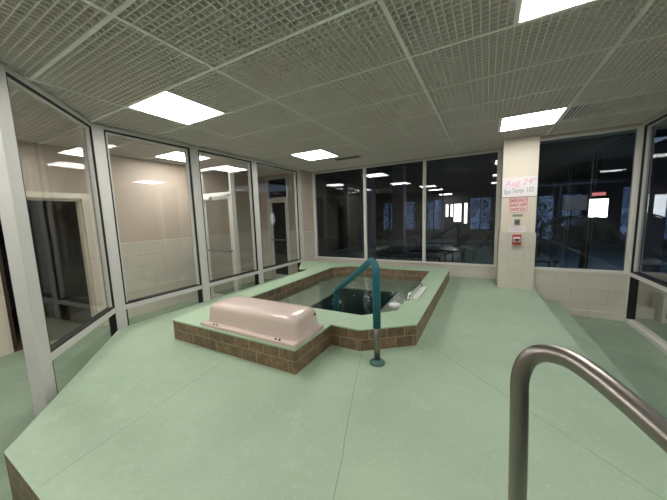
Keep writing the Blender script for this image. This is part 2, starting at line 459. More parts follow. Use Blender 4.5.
# ------------------------------------------------------------------ ceiling fittings
LBL = ['bright square ceiling light panel near the diagonal glazing, front left', 'bright square ceiling light panel cut by the top edge, front right',
       'square ceiling light panel at the rear left, beside the slot vent', 'square ceiling light panel directly in front of the square column',
       'square ceiling light panel in the corridor behind the left glazing', None, None, None, None, None]
def light(lx, ly):
    t = empty('ceiling_light', (lx + .305, ly + .305, CEIL))
    bm = B(); box(bm, lx + .02, lx + .59, ly + .02, ly + .59, CEIL - 0.004, CEIL + 0.012)
    make('diffuser', bm, 'panel', parent=t)
    bm = B()
    box(bm, lx + .013, lx + .597, ly + .013, ly + .022, CEIL - .002, CEIL + .026); box(bm, lx + .013, lx + .597, ly + .588, ly + .597, CEIL - .002, CEIL + .026)
    box(bm, lx + .013, lx + .022, ly + .022, ly + .588, CEIL - .002, CEIL + .026); box(bm, lx + .588, lx + .597, ly + .022, ly + .588, CEIL - .002, CEIL + .026)
    make('light_frame', bm, 'tee', parent=t)
    return t
first = None
for i, (lx, ly) in enumerate(LIGHTS):
    if first is None: first = light(lx, ly); o = first
    else: o = copy_thing(first, (lx + .305, ly + .305, CEIL))
    tag(o, LBL[i] or ['square ceiling light panel over the left of the entrance, behind the viewer', 'square ceiling light panel over the right of the entrance, behind the viewer', 'square ceiling light panel in the near part of the corridor', 'square ceiling light panel farthest behind the viewer', 'added square ceiling light panel outside the right glazing, out of view'][i - 5], 'ceiling light', 'square ceiling light panels')

t = empty('ceiling_vent', (3.05, 3.355, CEIL)); tag(t, 'long louvred air grille in the ceiling right of the column light', 'vent')
bm = B()
for i in range(34):
    xx = GR[0] + .035 + i * (1.15 / 33)
    v = box(bm, xx - .0075, xx + .0075, GR[2] + .03, GR[3] - .03, CEIL, CEIL + .024)
    for q in v:
        if q.co.z > CEIL + .01: q.co.x += .006
make('louvre', bm, 'crate', parent=t)
bm = B(); box(bm, GR[0] + .02, GR[1] - .02, GR[2] + .02, GR[3] - .02, CEIL + .026, CEIL + .036); make('shade_backing', bm, 'black', parent=t)  # black sheet added to put shade in the gaps between louvres
bm = B(); box(bm, GR[0] + .014, GR[1] - .014, GR[2] + .012, GR[2] + .03, CEIL - .003, CEIL + .025); box(bm, GR[0] + .014, GR[1] - .014, GR[3] - .03, GR[3] - .012, CEIL - .003, CEIL + .025)
box(bm, GR[0] + .014, GR[0] + .03, GR[2] + .03, GR[3] - .03, CEIL - .003, CEIL + .025); box(bm, GR[1] - .03, GR[1] - .014, GR[2] + .03, GR[3] - .03, CEIL - .003, CEIL + .025)
make('vent_frame', bm, 'tee', parent=t)

t = empty('slot_vent', (-.53, 3.86, CEIL - .01)); tag(t, 'small dark slot vent in the ceiling beside the rear left light', 'vent')
bm = B(); box(bm, -.78, -.29, 3.80, 3.92, CEIL - .016, CEIL - .004); make('vent_frame', bm, 'grille', parent=t)
bm = B()
for i in range(3): box(bm, -.76, -.31, 3.818 + i * .033, 3.836 + i * .033, CEIL - .018, CEIL - .0155)
make('slot', bm, 'black', parent=t)

# ------------------------------------------------------------------ glazing
def glazing(name, A, Bp, post_w=0.11, zmid=0.58, ztop=CEIL - .005, z0=0.0, mat='clear', side=1, stop=0.035, label=None, lastpost=False, rail=0.055, depth=0.10, posts=True, lower=True, header=0.045, lowmat=None, gask=0.017, inner=True, firstpost=True):
    """one bay: post at A, header, mid rail, sill, pane above and pane below"""
    A = Vector(A); Bp = Vector(Bp); d = (Bp - A); L = d.length; d.normalize(); o = (A.x, A.y); dd = (d.x, d.y)
    t = empty(name, (A.x, A.y, z0)); struct(t, label)
    h = depth / 2
    u0 = post_w / 2 if firstpost else 0; u1 = L - post_w / 2
    if firstpost:
        bm = B(); obox(bm, o, dd, -post_w / 2, post_w / 2, -h, h, z0, ztop); make('mullion', bm, 'alu', parent=t, bevel=0.004)
    if lastpost:
        bm = B(); obox(bm, o, dd, L - post_w / 2, L + post_w / 2, -h, h, z0, ztop); make('mullion', bm, 'alu', parent=t, bevel=0.004)
    bm = B(); obox(bm, o, dd, u0, u1, -h, h, ztop - header, ztop)
    make('header', bm, 'alu', parent=t)
    bm = B(); obox(bm, o, dd, u0, u1, -h, h, zmid - rail / 2, zmid + rail / 2); make('mid_rail', bm, 'alu', parent=t, bevel=0.003)
    g_ = gask; zt = ztop - header; zb = zmid + rail / 2
    bm = B()
    for (a, b, c, e) in ((u0, u0 + g_, zb, zt), (u1 - g_, u1, zb, zt), (u0 + g_, u1 - g_, zb, zb + g_), (u0 + g_, u1 - g_, zt - g_, zt)):
        obox(bm, o, dd, a, b, -h * .85, h * .85, c, e)
    if lower:
        for (a, b) in ((u0, u0 + g_), (u1 - g_, u1)): obox(bm, o, dd, a, b, -h * .85, h * .85, z0 + .05, zmid - rail / 2)
    make('gasket', bm, 'gasket', parent=t)
    s = stop if inner else 0.0
    if inner:
        bm = B(); q = u0 + g_; r_ = u1 - g_
        for (a, b, c, e) in ((q, q + s * .6, zb + g_, zt - g_), (r_ - s * .6, r_, zb + g_, zt - g_), (q + s * .6, r_ - s * .6, zt - g_ - s * .5, zt - g_)):
            obox(bm, o, dd, a, b, -h * .45, h * .45, c, e)
        make('glazing_bead', bm, 'alu', parent=t)
    bm = B(); obox(bm, o, dd, u0 + g_ * .5, u1 - g_ * .5, -.003, .003, zb, zt); make('glass_pane', bm, mat, parent=t)
    if lower:
        bm = B(); obox(bm, o, dd, u0 + g_ * .5, u1 - g_ * .5, -.003, .003, z0 + .05, zmid - rail / 2); make('glass_pane', bm, lowmat or mat, parent=t)
        bm = B(); obox(bm, o, dd, u0, u1, -h, h, z0, z0 + .05); make('bottom_rail', bm, 'alu', parent=t)
    return t

XG = -1.985
glazing('window_1', (-1.055, -0.228), (XG - .01, 0.62), post_w=0.125, depth=0.075, zmid=0.585, label='diagonal glazed bay at the front left', rail=0.06)
glazing('window_2', (XG, 0.645), (XG, 1.77), post_w=0.13, zmid=0.585, label='wide glazed bay on the left')
glazing('window_3', (XG, 1.77), (XG, 2.93), post_w=0.12, zmid=0.585, label='middle glazed bay on the left')
glazing('window_4', (XG, 2.93), (XG, 4.27), post_w=0.12, zmid=0.585, lastpost=True, label='rear glazed bay on the left')

def sheet(name, y, xs, zs, zh, fw, mat, label, depth=0.07, left=True, right=True):
    """window strip along x with slim white mullions"""
    t = empty(name, ((xs[0] + xs[-1]) / 2, y, zs)); struct(t, label)
    bm = B(); box(bm, xs[0], xs[-1], y - depth * .8, y + depth / 2, zs, zs + .035); make('window_sill', bm, 'white', parent=t, bevel=0.003)
    bm = B(); box(bm, xs[0], xs[-1], y - depth / 2, y + depth / 2, zh - .03, zh); make('window_head', bm, 'white', parent=t)
    for i, x in enumerate(xs):
        if (i == 0 and not left) or (i == len(xs) - 1 and not right): continue
        a = x if i == 0 else x - fw / 2; b = x + fw if i == 0 else (x if i == len(xs) - 1 else x + fw / 2)
        if i == len(xs) - 1: a = x - fw
        bm = B(); box(bm, a, b, y - depth / 2, y + depth / 2, zs + .035, zh - .03); make('mullion', bm, 'white', parent=t, bevel=0.003)
    for a, b in zip(xs, xs[1:]):
        bm = B(); box(bm, a + .01, b - .01, y - .003, y + .003, zs + .02, zh - .015); make('glass_pane', bm, mat, parent=t)
    return t
sheet('window_5', 4.83, [-1.93, -0.60, 0.645, 1.915], 0.575, 2.60, 0.06, 'tint', 'row of three dark rear windows')
sheet('window_6', 4.34, [2.37, 3.42], 0.655, 2.585, 0.03, 'tint', 'dark rear window right of the column', left=False)

# right glazing along x = 3.43
glazing('window_7', (3.47, 4.30), (3.47, 2.55), post_w=0.09, zmid=0.665, mat='tint', label='tall dark glazed bay on the right', lowmat='clear', rail=0.05, header=0.05)
glazing('window_8', (3.47, 2.55), (3.47, 0.8), post_w=0.09, zmid=0.665, mat='tint', label='second glazed bay on the right', rail=0.05)
glazing('window_9', (3.47, 0.8), (3.47, -0.95), post_w=0.09, zmid=0.665, mat='tint', label='third glazed bay on the right', rail=0.05)
glazing('window_10', (3.47, -0.95), (3.47, -4.15), post_w=0.09, zmid=0.665, mat='tint', label='fourth glazed bay on the right', rail=0.05, lastpost=True)

# ------------------------------------------------------------------ doors
# dark doorway in the corridor wall: casing, hinges and a dim room beyond
t = empty('door_1', (-3.4, 0.465, 0)); struct(t, 'cream cased doorway in the corridor wall')
bm = B(); box(bm, -3.39, -3.365, -0.05, 0.05, 0, 2.0); make('door_casing', bm, 'cream', parent=t, bevel=.003)
bm = B(); box(bm, -3.39, -3.365, 0.94, 1.05, 0, 2.0); make('door_casing', bm, 'cream', parent=t, bevel=.003)
bm = B(); box(bm, -3.388, -3.363, 0.05, 0.94, 1.92, 2.0); make('door_casing', bm, 'cream', parent=t, bevel=.003)
bm = B(); box(bm, -3.50, -3.40, 0.05, 0.08, 0, 1.92); box(bm, -3.50, -3.40, 0.91, 0.94, 0, 1.92); box(bm, -3.5, -3.4, .08, .91, 1.89, 1.92); make('door_jamb', bm, 'cream', parent=t)
for z in (0.2, 1.62):
    bm = B(); box(bm, -3.47, -3.43, 0.079, 0.084, z, z + .09); make('hinge', bm, 'boxgrey', parent=t)
bm = B(); box(bm, -4.30, -3.53, 0.10, 0.14, 0.01, 1.88); d_ = make('door_leaf', bm, 'wood', parent=t)
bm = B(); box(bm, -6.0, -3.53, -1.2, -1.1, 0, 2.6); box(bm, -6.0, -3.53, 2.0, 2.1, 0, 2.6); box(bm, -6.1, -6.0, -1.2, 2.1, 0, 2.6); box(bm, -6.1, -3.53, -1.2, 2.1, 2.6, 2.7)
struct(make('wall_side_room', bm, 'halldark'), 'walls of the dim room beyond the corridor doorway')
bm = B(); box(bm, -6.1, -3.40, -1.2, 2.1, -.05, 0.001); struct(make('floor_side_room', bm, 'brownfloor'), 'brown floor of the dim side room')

def glass_door(name, A, Bp, ztr, ztop, label, mat, barz, dark=None):
    A = Vector(A); Bp = Vector(Bp); d = Bp - A; L = d.length; d.normalize(); o = (A.x, A.y); dd = (d.x, d.y)
    t = empty(name, (A.x, A.y, 0)); struct(t, label)
    bm = B(); obox(bm, o, dd, 0, .045, -.04, .04, 0, ztop); make('door_frame', bm, 'alu', parent=t, bevel=.003)
    bm = B(); obox(bm, o, dd, L - .045, L, -.04, .04, 0, ztop); make('door_frame', bm, 'alu', parent=t, bevel=.003)
    bm = B(); obox(bm, o, dd, .045, L - .045, -.04, .04, ztop - .04, ztop); make('door_frame', bm, 'alu', parent=t)
    bm = B(); obox(bm, o, dd, .045, L - .045, -.04, .04, ztr, ztr + .05); make('transom', bm, 'alu', parent=t)
    bm = B(); obox(bm, o, dd, .045, L - .045, -.003, .003, ztr + .05, ztop - .04); make('glass_pane', bm, mat, parent=t)
    bm = B()
    for (a, b, c, e) in ((.05, .12, .01, ztr - .005), (L - .12, L - .05, .01, ztr - .005), (.12, L - .12, .01, .15), (.12, L - .12, ztr - .075, ztr - .005)):
        obox(bm, o, dd, a, b, -.022, .022, c, e)
    lf = make('door_leaf', bm, 'alu', parent=t)
    bm = B(); obox(bm, o, dd, .12, L - .12, -.003, .003, .15, ztr - .075); make('glass_pane', bm, mat, parent=lf)
    bm = B(); obox(bm, o, dd, .09, L - .09, -.075, -.055, barz, barz + .028); obox(bm, o, dd, .09, .11, -.055, -.022, barz, barz + .028); obox(bm, o, dd, L - .11, L - .09, -.055, -.022, barz, barz + .028)
    make('push_bar', bm, 'boxgrey', parent=lf)
    bm = B(); obox(bm, o, dd, .06, .30, -.09, -.022, ztr - .065, ztr - .005); make('door_closer', bm, 'white', parent=lf, bevel=.004)
    bm = B(); obox(bm, o, dd, .30, L - .12, -.075, -.055, ztr - .02, ztr - .002); make('closer_arm', bm, 'alu', parent=lf)
    return t
glass_door('door_2', (-2.99, 2.60), (-2.15, 2.60), 2.00, 2.50, 'glass door in a white frame standing behind the middle glazed bay', 'clear', 0.99)
# slim sidelight closing the screen to the glazing
t = empty('window_11', (-2.15, 2.62, 0)); struct(t, 'slim sidelight beside the corridor glass door')
sd = Vector((.12, .24)).normalized(); so = (-2.13, 2.64)
bm = B(); obox(bm, so, (sd.x, sd.y), 0, .24, -.02, .02, .57, .62); obox(bm, so, (sd.x, sd.y), 0, .24, -.02, .02, 2.46, 2.50); make('window_frame', bm, 'alu', parent=t)
bm = B(); obox(bm, so, (sd.x, sd.y), 0, .24, -.003, .003, .62, 2.46); make('glass_pane', bm, 'clear', parent=t)
glass_door('door_3', (-3.09, 4.52), (-2.43, 4.52), 2.02, 2.55, 'dark glass door at the corridor end', 'tint', 1.02)

# ------------------------------------------------------------------ spa
spa = empty('hot_tub', (0.0, 2.8, DECK)); tag(spa, 'sunken spa pool with a brown tiled kerb and pale green coping in the raised deck', 'hot tub')
k_out = [(-1.05, 0.735), (0.475, 0.75), (0.48, 1.30), (0.77, 1.30), (1.19, 1.62), (1.17, 4.38), (-1.915, 4.40), (-1.915, 4.20), (-1.47, 3.49), (-1.255, 3.50), (-1.20, 1.66)]
def grow(pts, e):
    n = len(pts); out = []
    for i in range(n):
        p, q, r = Vector(pts[i - 1]), Vector(pts[i]), Vector(pts[(i + 1) % n])
        d1 = (q - p).normalized(); d2 = (r - q).normalized(); n1 = Vector((d1.y, -d1.x)); n2 = Vector((d2.y, -d2.x))
        b = (n1 + n2); b /= (1 + n1.dot(n2)); out.append(tuple(q + b * e))
    return out
bm = B(); ring(bm, k_out, tub_in, DECK, KERB - .014, 0, 0, bottom=False)
make('tiled_kerb', bm, 'stone', parent=spa, fixn=False)
k_cap = grow(k_out, 0.006)
k_cap[6] = (-1.925, k_cap[6][1]); k_cap[7] = (-1.925, k_cap[7][1])
bm = B(); ring(bm, k_cap, [(x * .994, 2.87 + (y - 2.87) * .996) for x, y in tub_in], KERB - .014, KERB, 0, 0)
make('coping', bm, 'kerb_paint', parent=spa, fixn=False)
WZ = 0.45; BZ = 0.345
bm = B(); n = len(tub_in)   # basin: walls down to the bench, bench, well
lo = [bm.verts.new((x, y, BZ)) for x, y in tub_in]; hi = [bm.verts.new((x, y, DECK)) for x, y in tub_in]
for i in range(n): bm.faces.new((hi[i], hi[(i + 1) % n], lo[(i + 1) % n], lo[i]))
make('basin_wall', bm, 'stone', parent=spa, fixn=False)
bm = B(); ring(bm, tub_in, well, BZ - .03, BZ, 0, 0, bottom=False); make('bench', bm, 'bench', parent=spa, fixn=False)
bm = B()
a = [bm.verts.new((x, y, BZ - .02)) for x, y in well]; b = [bm.verts.new((x, y, -0.55)) for x, y in well]
for i in range(4): bm.faces.new((a[i], a[(i + 1) % 4], b[(i + 1) % 4], b[i]))
bm.faces.new(b); make('well', bm, 'well', parent=spa, fixn=False)
bm = B()
tw = [(x * .999, 2.87 + (y - 2.87) * .999) for x, y in tub_in]; ww = [(.09 + (x - .09) * .998, 2.62 + (y - 2.62) * .998) for x, y in well]
ring(bm, tw, ww, BZ + .001, WZ, 0, 0, bottom=True)
prism(bm, ww, -0.548, WZ)
# merge the two into one closed body of water
bmesh.ops.remove_doubles(bm, verts=bm.verts, dist=1e-5)
kill = [f for f in bm.faces if abs(f.normal.z) < .3 and f.calc_center_median().z > BZ - .5 and all(abs(v.co.z - WZ) < 1e-4 or abs(v.co.z - BZ - .001) < 1e-4 for v in f.verts) and any((Vector(v.co.xy) - Vector(w_)).length < 1e-3 for v in f.verts for w_ in ww)]
bm.free()
bm = B()
T = [bm.verts.new((x, y, WZ)) for x, y in tw]; Bt = [bm.verts.new((x, y, BZ + .001)) for x, y in tw]
Wt = [bm.verts.new((x, y, BZ + .001)) for x, y in ww]; Wb = [bm.verts.new((x, y, -.548)) for x, y in ww]
bm.faces.new(T)
for i in range(n): bm.faces.new((Bt[i], Bt[(i + 1) % n], T[(i + 1) % n], T[i]))
for i in range(4): bm.faces.new((Wb[i], Wb[(i + 1) % 4], Wt[(i + 1) % 4], Wt[i]))
bm.faces.new(list(reversed(Wb)))
es = [bm.edges.get((Bt[i], Bt[(i + 1) % n])) for i in range(n)] + [bm.edges.get((Wt[i], Wt[(i + 1) % 4])) for i in range(4)]
bmesh.ops.triangle_fill(bm, edges=es, use_beauty=True)
wt_ = make('water', bm, 'water', parent=spa); wt_['label'] = 'clear green water, dark over the deep well'
# return jets set in the tiled wall above the bench
for (x, y) in ((-.35, 4.11), (.30, 4.11)):
    bm = B(); lathe(bm, (0, 0, 0), ((.035, 0), (.035, .008), (.02, .012)), 16)
    for v in bm.verts:
        X_, Y_, Z_ = v.co; v.co = (x + X_, y - Z_, .505 + Y_)
    make('water_jet', bm, 'boxgrey', parent=spa)

bm = B(); rnd = random.Random(3)   # little patches of foam on the water
for cx, cy, nb in ((.05, 2.25, 16), (.30, 2.6, 14), (-.62, 2.1, 9), (-.15, 3.2, 10), (.55, 2.9, 8), (-.75, 3.1, 7)):
    for i in range(nb):
        bmesh.ops.create_icosphere(bm, subdivisions=1, radius=rnd.uniform(.003, .010), matrix=Matrix.Translation((cx + rnd.gauss(0, .05), cy + rnd.gauss(0, .06), WZ)) @ Matrix.Diagonal((1.3, 1, .4, 1)))
o = make('foam', bm, 'whiteplastic', parent=spa, fixn=False); o['kind'] = 'stuff'

# ------------------------------------------------------------------ fibreglass hood on its base plate
hd = empty('equipment_cover', (-.06, .945, KERB)); tag(hd, 'glossy blush pink fibreglass hood on the front block of the spa kerb', 'equipment cover')
def rrect(x0, x1, y0, y1, r, n=6):
    out = []
    for cx, cy, a0 in ((x1 - r, y0 + r, -PI / 2), (x1 - r, y1 - r, 0), (x0 + r, y1 - r, PI / 2), (x0 + r, y0 + r, PI)):
        out += [(cx + r * math.cos(a0 + PI / 2 * k / n), cy + r * math.sin(a0 + PI / 2 * k / n)) for k in range(n + 1)]
    return out
bm = B(); prism(bm, rrect(-.65, .47, .752, 1.20, .02), KERB, KERB + .03); bf = make('base_flange', bm, 'pink', parent=hd, bevel=.006)
bm = B(); prev = None; z0 = KERB + .028
prof = [(0.0, 0.0, 0), (.006, .012, 0), (.010, .05, 0), (.018, .132, 0), (.024, .150, .0), (.034, .162, .15), (.050, .169, .5), (.085, .173, .8), (.13, .175, 1)]
for ins, h, crown in prof:
    pts = rrect(-.615 + ins * .9, .45 - ins * .75, .80 + ins * .7, 1.175 - ins * .7, .05 + ins * .35)
    L = [bm.verts.new((x, y, z0 + h - (0.0 if h < .16 else .0) + .010 * crown)) for x, y in pts]
    if prev:
        for i in range(len(L)): bm.faces.new((prev[i], prev[(i + 1) % len(L)], L[(i + 1) % len(L)], L[i]))
    prev = L
bm.faces.new(prev)
for v in bm.verts:     # long faint taper towards the left end
    if v.co.z > z0 + .1:
        s = max(0, min(1, (-.45 - v.co.x) / .16)); v.co.z -= .012 * s * s
        s = max(0, min(1, (v.co.x - .30) / .16)); v.co.z -= .016 * s * s
hb = make('hood', bm, 'pink', parent=hd, smooth=True)
for bx in (-.47, -.43, .27, .31):
    bm = B(); lathe(bm, (bx, .776, KERB + .03), ((.0095, 0), (.0095, .005), (.004, .008)), 10); make('bolt', bm, 'black', parent=bf)
bm = B(); tube(bm, [(.425, 1.10, KERB + .155), (.445, 1.10, KERB + .153)], .010, 12); make('vent_plug', bm, 'black', parent=hb)

# ------------------------------------------------------------------ teal sleeved spa rail
bx, by = 0.975, 1.18
r_ = empty('pool_handrail', (bx, by, DECK)); tag(r_, 'teal sleeved handrail arching from the deck over the kerb into the spa', 'handrail')
e_ = Vector((0.05, 2.19, 0.42))
full = curve_pts([(bx, by, DECK + .02), (bx, by, 1.235), (e_.x + .02, e_.y - .02, .62), (e_.x, e_.y, BZ + .002)], [.17, .06], 10)
cut = [p for p in full if p.z <= 0.66 and (p.xy - Vector((bx, by))).length < .05]
bm = B(); tube(bm, [(bx, by, DECK + .02), (bx, by, .70)], .024, 16); make('post', bm, 'steel', parent=r_)
bm = B(); tube(bm, [Vector((bx, by, .66))] + full[1:], .031, 16); make('grip_sleeve', bm, 'teal', parent=r_)
bm = B(); lathe(bm, (bx, by, DECK), ((.062, 0), (.062, .012), (.052, .022), (.030, .026), (.027, .034)), 24); fl = make('base_flange', bm, 'flange', parent=r_)

# ------------------------------------------------------------------ big steel handrail in the foreground
r_ = empty('steel_handrail', (1.80, -.06, DECK)); tag(r_, 'brushed steel handrail curving down to the right in the foreground', 'handrail')
ctl = [(1.813, -.060, DECK + .002), (1.809, -.056, .75), (1.805, -.049, .97), (1.803, -.038, 1.073), (1.803, -.030, 1.129), (1.813, -.028, 1.173), (1.832, -.031, 1.200),
       (1.856, -.042, 1.213), (1.890, -.071, 1.219), (1.924, -.112, 1.209), (1.957, -.158, 1.192), (1.987, -.201, 1.174), (2.05, -.29, 1.136), (2.22, -.53, 1.03), (2.30, -.64, .96), (2.32, -.67, .85), (2.32, -.67, .03)]
rp = []
for i in range(len(ctl) - 1):
    P = [Vector(ctl[max(0, min(len(ctl) - 1, i + k))]) for k in (-1, 0, 1, 2)]
    for k in range(5):
        s_ = k / 5
        t1 = (P[2] - P[0]) * .5; t2 = (P[3] - P[1]) * .5; D = (P[2] - P[1]).length
        if t1.length > D: t1 *= D / t1.length
        if t2.length > D: t2 *= D / t2.length
        rp.append((2 * s_**3 - 3 * s_**2 + 1) * P[1] + (s_**3 - 2 * s_**2 + s_) * t1 + (-2 * s_**3 + 3 * s_**2) * P[2] + (s_**3 - s_**2) * t2)
rp.append(Vector(ctl[-1]))
RAILPTS = rp
bm = B(); tube(bm, rp, .0205, 28); make('pipe', bm, 'steel', parent=r_)
bm = B(); lathe(bm, (1.813, -.060, DECK), ((.06, 0), (.06, .006), (.03, .012), (.024, .014)), 24); make('base_flange', bm, 'steel', parent=r_)

# ------------------------------------------------------------------ chrome grab rail and white float at the right inner edge
r_ = empty('grab_rail', (.99, 2.62, KERB)); tag(r_, 'low curved chrome grab rail with a white pad on the right spa coping', 'grab rail')
bm = B(); tube(bm, curve_pts([(.975, 2.96, KERB + .003), (.968, 2.92, KERB + .075), (.955, 2.36, KERB + .075), (.95, 2.27, KERB + .003)], [.045, .06], 8), .017, 12); make('chrome_bar', bm, 'chrome', parent=r_)
bm = B(); prism(bm, rrect(.99, 1.055, 2.30, 2.88, .03), KERB + .001, KERB + .03); make('pad', bm, 'whiteplastic', parent=r_, bevel=.006)
r_ = empty('pool_float', (.77, 2.38, WZ - .02)); tag(r_, 'small white oval float on the water beside the grab rail', 'pool float')
bm = B(); lathe(bm, (.77, 2.38, WZ - .02), ((.03, 0), (.055, .015), (.06, .032), (.045, .048), (.018, .056)), 20)
for v in bm.verts: v.co.x = .77 + (v.co.x - .77) * 1.35
sp = make('float_body', bm, 'whiteplastic', parent=r_)
bm = B(); lathe(bm, (.77, 2.38, WZ + .036), ((.012, 0), (.012, .014), (.006, .018)), 12); make('knob', bm, 'whiteplastic', parent=sp)

# ------------------------------------------------------------------ things on the column
YF = 4.20
t = empty('temperature_sign', (2.13, YF, 1.77)); tag(t, 'wide white handwritten date and spa temperature sheet at the top of the column', 'sign')
bm = B(); box(bm, 1.918, 2.352, YF - .005, YF, 1.765, 2.055); make('sheet', bm, 'paper', parent=t)
text_mesh('date_writing', 'Aug 24', 'pinkink', t, .12, (2.115, YF - .0065, 1.972), tilt=.05, shear=.25, offset=-.001)
text_mesh('date_writing', 'th', 'pinkink', t, .06, (2.318, YF - .0065, 2.01), tilt=.05, shear=.2, offset=-.0005)
for s_, x_, z_ in (('Spa', 1.982, 1.848), ('Temp', 2.115, 1.854), ('102', 2.265, 1.861)):
    text_mesh('temperature_writing', s_, 'greyink', t, .098, (x_, YF - .0065, z_), tilt=.04, shear=.15, offset=-.0005, sx=.66)
bm = B(); box(bm, 1.918, 2.352, YF - .009, YF - .005, 1.757, 1.766); make('holder_rail', bm, 'boxgrey', parent=t)
t = empty('emergency_sign', (2.13, YF, 1.53)); tag(t, 'red lettered emergency shut-off switch sign under the handwritten sheet', 'sign')
bm = B(); box(bm, 2.012, 2.252, YF - .004, YF, 1.525, 1.755); sp = make('board', bm, 'signface', parent=t)
bm = B(); box(bm, 2.018, 2.246, YF - .0055, YF - .004, 1.742, 1.748); box(bm, 2.018, 2.246, YF - .0055, YF - .004, 1.532, 1.538); box(bm, 2.018, 2.024, YF - .0055, YF - .004, 1.538, 1.742); box(bm, 2.240, 2.246, YF - .0055, YF - .004, 1.538, 1.742)
make('border', bm, 'signred', parent=sp)
for i, (s_, sx) in enumerate((('EMERGENCY', .58), ('SHUT-OFF', .66), ('SWITCH', .74))):
    text_mesh('lettering', s_, 'signred', sp, .066, (2.132, YF - .0055, 1.706 - i * .066), offset=.002, sx=sx)
bm = B(); box(bm, 2.065, 2.195, YF - .004, YF, 1.47, 1.505); tag(make('label_plate', bm, 'greylabel', bevel=.001), 'small grey green label strip between the emergency sign and the switch', 'label')
t = empty('shutoff_switch', (2.13, YF, 1.34)); tag(t, 'square grey switch with a black button below the emergency sign', 'switch')
bm = B(); box(bm, 2.09, 2.165, YF - .018, YF, 1.35, 1.43); sp = make('switch_plate', bm, 'boxgrey', parent=t, bevel=.003)
bm = B(); tube(bm, [(2.128, YF - .018, 1.388), (2.128, YF - .034, 1.388)], .014, 16); make('button', bm, 'black', parent=sp)
t = empty('paper_notice', (2.13, YF, 1.235)); tag(t, 'small white paper notice taped just above the tile edge of the column', 'notice')
bm = B(); box(bm, 2.02, 2.235, YF - .003, YF, 1.238, 1.325); make('notice_sheet', bm, 'paper', parent=t)
bm = B()
for i in range(3): box(bm, 2.05 + .01 * i, 2.205 - .012 * i, YF - .0036, YF - .003, 1.298 - .02 * i, 1.303 - .02 * i)
make('printed_line', bm, 'pinkink', parent=t)
t = empty('alarm_station', (2.13, 4.187, 1.04)); tag(t, 'red and white alarm pull station on the tiled part of the column', 'alarm')
bm = B(); box(bm, 2.075, 2.185, 4.145, 4.187, 1.045, 1.20); make('housing', bm, 'alarm', parent=t, bevel=.008)
bm = B(); box(bm, 2.085, 2.175, 4.138, 4.147, 1.085, 1.165); sp = make('pull_panel', bm, 'signface', parent=t, bevel=.003)
bm = B(); box(bm, 2.095, 2.165, 4.126, 4.139, 1.108, 1.135); lathe(bm, (2.13, 4.13, 1.10), ((.006, 0), (.006, .045)), 10); make('pull_handle', bm, 'black', parent=sp)

# outlet and thermostat
t = empty('wall_outlet', (-3.39, 2.40, .42)); tag(t, 'small white outlet plate low on the tiled corridor wall', 'outlet')
bm = B(); box(bm, -3.388, -3.380, 2.315, 2.375, .43, .52); sp = make('cover_plate', bm, 'whiteplastic', parent=t, bevel=.002)
for z in (.44, .48):
    bm = B(); box(bm, -3.380, -3.377, 2.332, 2.358, z, z + .025); make('socket', bm, 'boxgrey', parent=sp)

# ------------------------------------------------------------------ the dark pool hall beyond the windows
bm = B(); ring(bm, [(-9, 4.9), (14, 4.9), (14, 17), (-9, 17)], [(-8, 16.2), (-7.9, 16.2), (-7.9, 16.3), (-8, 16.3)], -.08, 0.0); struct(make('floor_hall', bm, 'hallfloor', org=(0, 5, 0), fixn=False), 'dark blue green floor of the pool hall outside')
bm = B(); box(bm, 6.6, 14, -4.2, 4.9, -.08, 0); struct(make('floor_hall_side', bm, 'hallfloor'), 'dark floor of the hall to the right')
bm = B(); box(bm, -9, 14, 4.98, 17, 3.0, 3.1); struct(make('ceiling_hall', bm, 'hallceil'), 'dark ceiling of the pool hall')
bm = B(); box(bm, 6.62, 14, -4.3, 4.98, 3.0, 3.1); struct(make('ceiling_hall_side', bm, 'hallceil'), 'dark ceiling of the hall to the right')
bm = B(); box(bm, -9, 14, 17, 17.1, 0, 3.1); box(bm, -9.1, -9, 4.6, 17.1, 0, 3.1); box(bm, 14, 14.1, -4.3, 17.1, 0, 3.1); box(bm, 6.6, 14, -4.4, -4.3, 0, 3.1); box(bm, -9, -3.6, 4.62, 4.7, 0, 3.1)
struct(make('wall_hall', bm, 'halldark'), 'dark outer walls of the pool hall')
# low wall that carries on outside the right glazing
bm = B(); box(bm, 3.56, 6.6, 4.66, 4.78, 0, .62); struct(make('wall_outer', bm, 'paint'), 'low beige wall beyond the right glazing')
bm = B(); box(bm, 3.56, 3.79, 4.50, 4.655, 0, .155); struct(make('baseboard_outer', bm, 'white', bevel=.01), 'white curb at the foot of the low wall')
t = empty('metal_cabinet', (4.16, 4.50, 0)); tag(t, 'low grey metal cabinet outside the lower right pane', 'cabinet')
bm = B(); box(bm, 3.81, 4.41, 4.38, 4.64, .0, .36); make('body', bm, 'white', parent=t, bevel=.006)
bm = B(); box(bm, 3.80, 4.42, 4.37, 4.65, .36, .385); make('top', bm, 'white', parent=t, bevel=.004)
bm = B(); box(bm, 3.85, 4.37, 4.372, 4.38, .07, .13); make('kick_vent', bm, 'black', parent=t)
bm = B(); box(bm, 3.90, 3.98, 4.372, 4.382, .26, .31); make('badge', bm, 'boxgrey', parent=t)

# pillars
for i, (x, y, wd, lb) in enumerate(((-1.25, 6.6, .34, 'lilac grey pillar seen through the first rear window'), (-.62, 7.6, .34, 'lilac grey pillar seen through the middle rear window'), (4.78, 7.66, .36, 'lilac grey pillar seen at the right end of the right rear window'))):
    bm = B(); box(bm, x - wd / 2, x + wd / 2, y - wd / 2, y + wd / 2, 0, 3.0); o = make('hall_pillar', bm, 'pillar', bevel=.01); tag(o, lb, 'pillar', 'pillars in the dark hall')

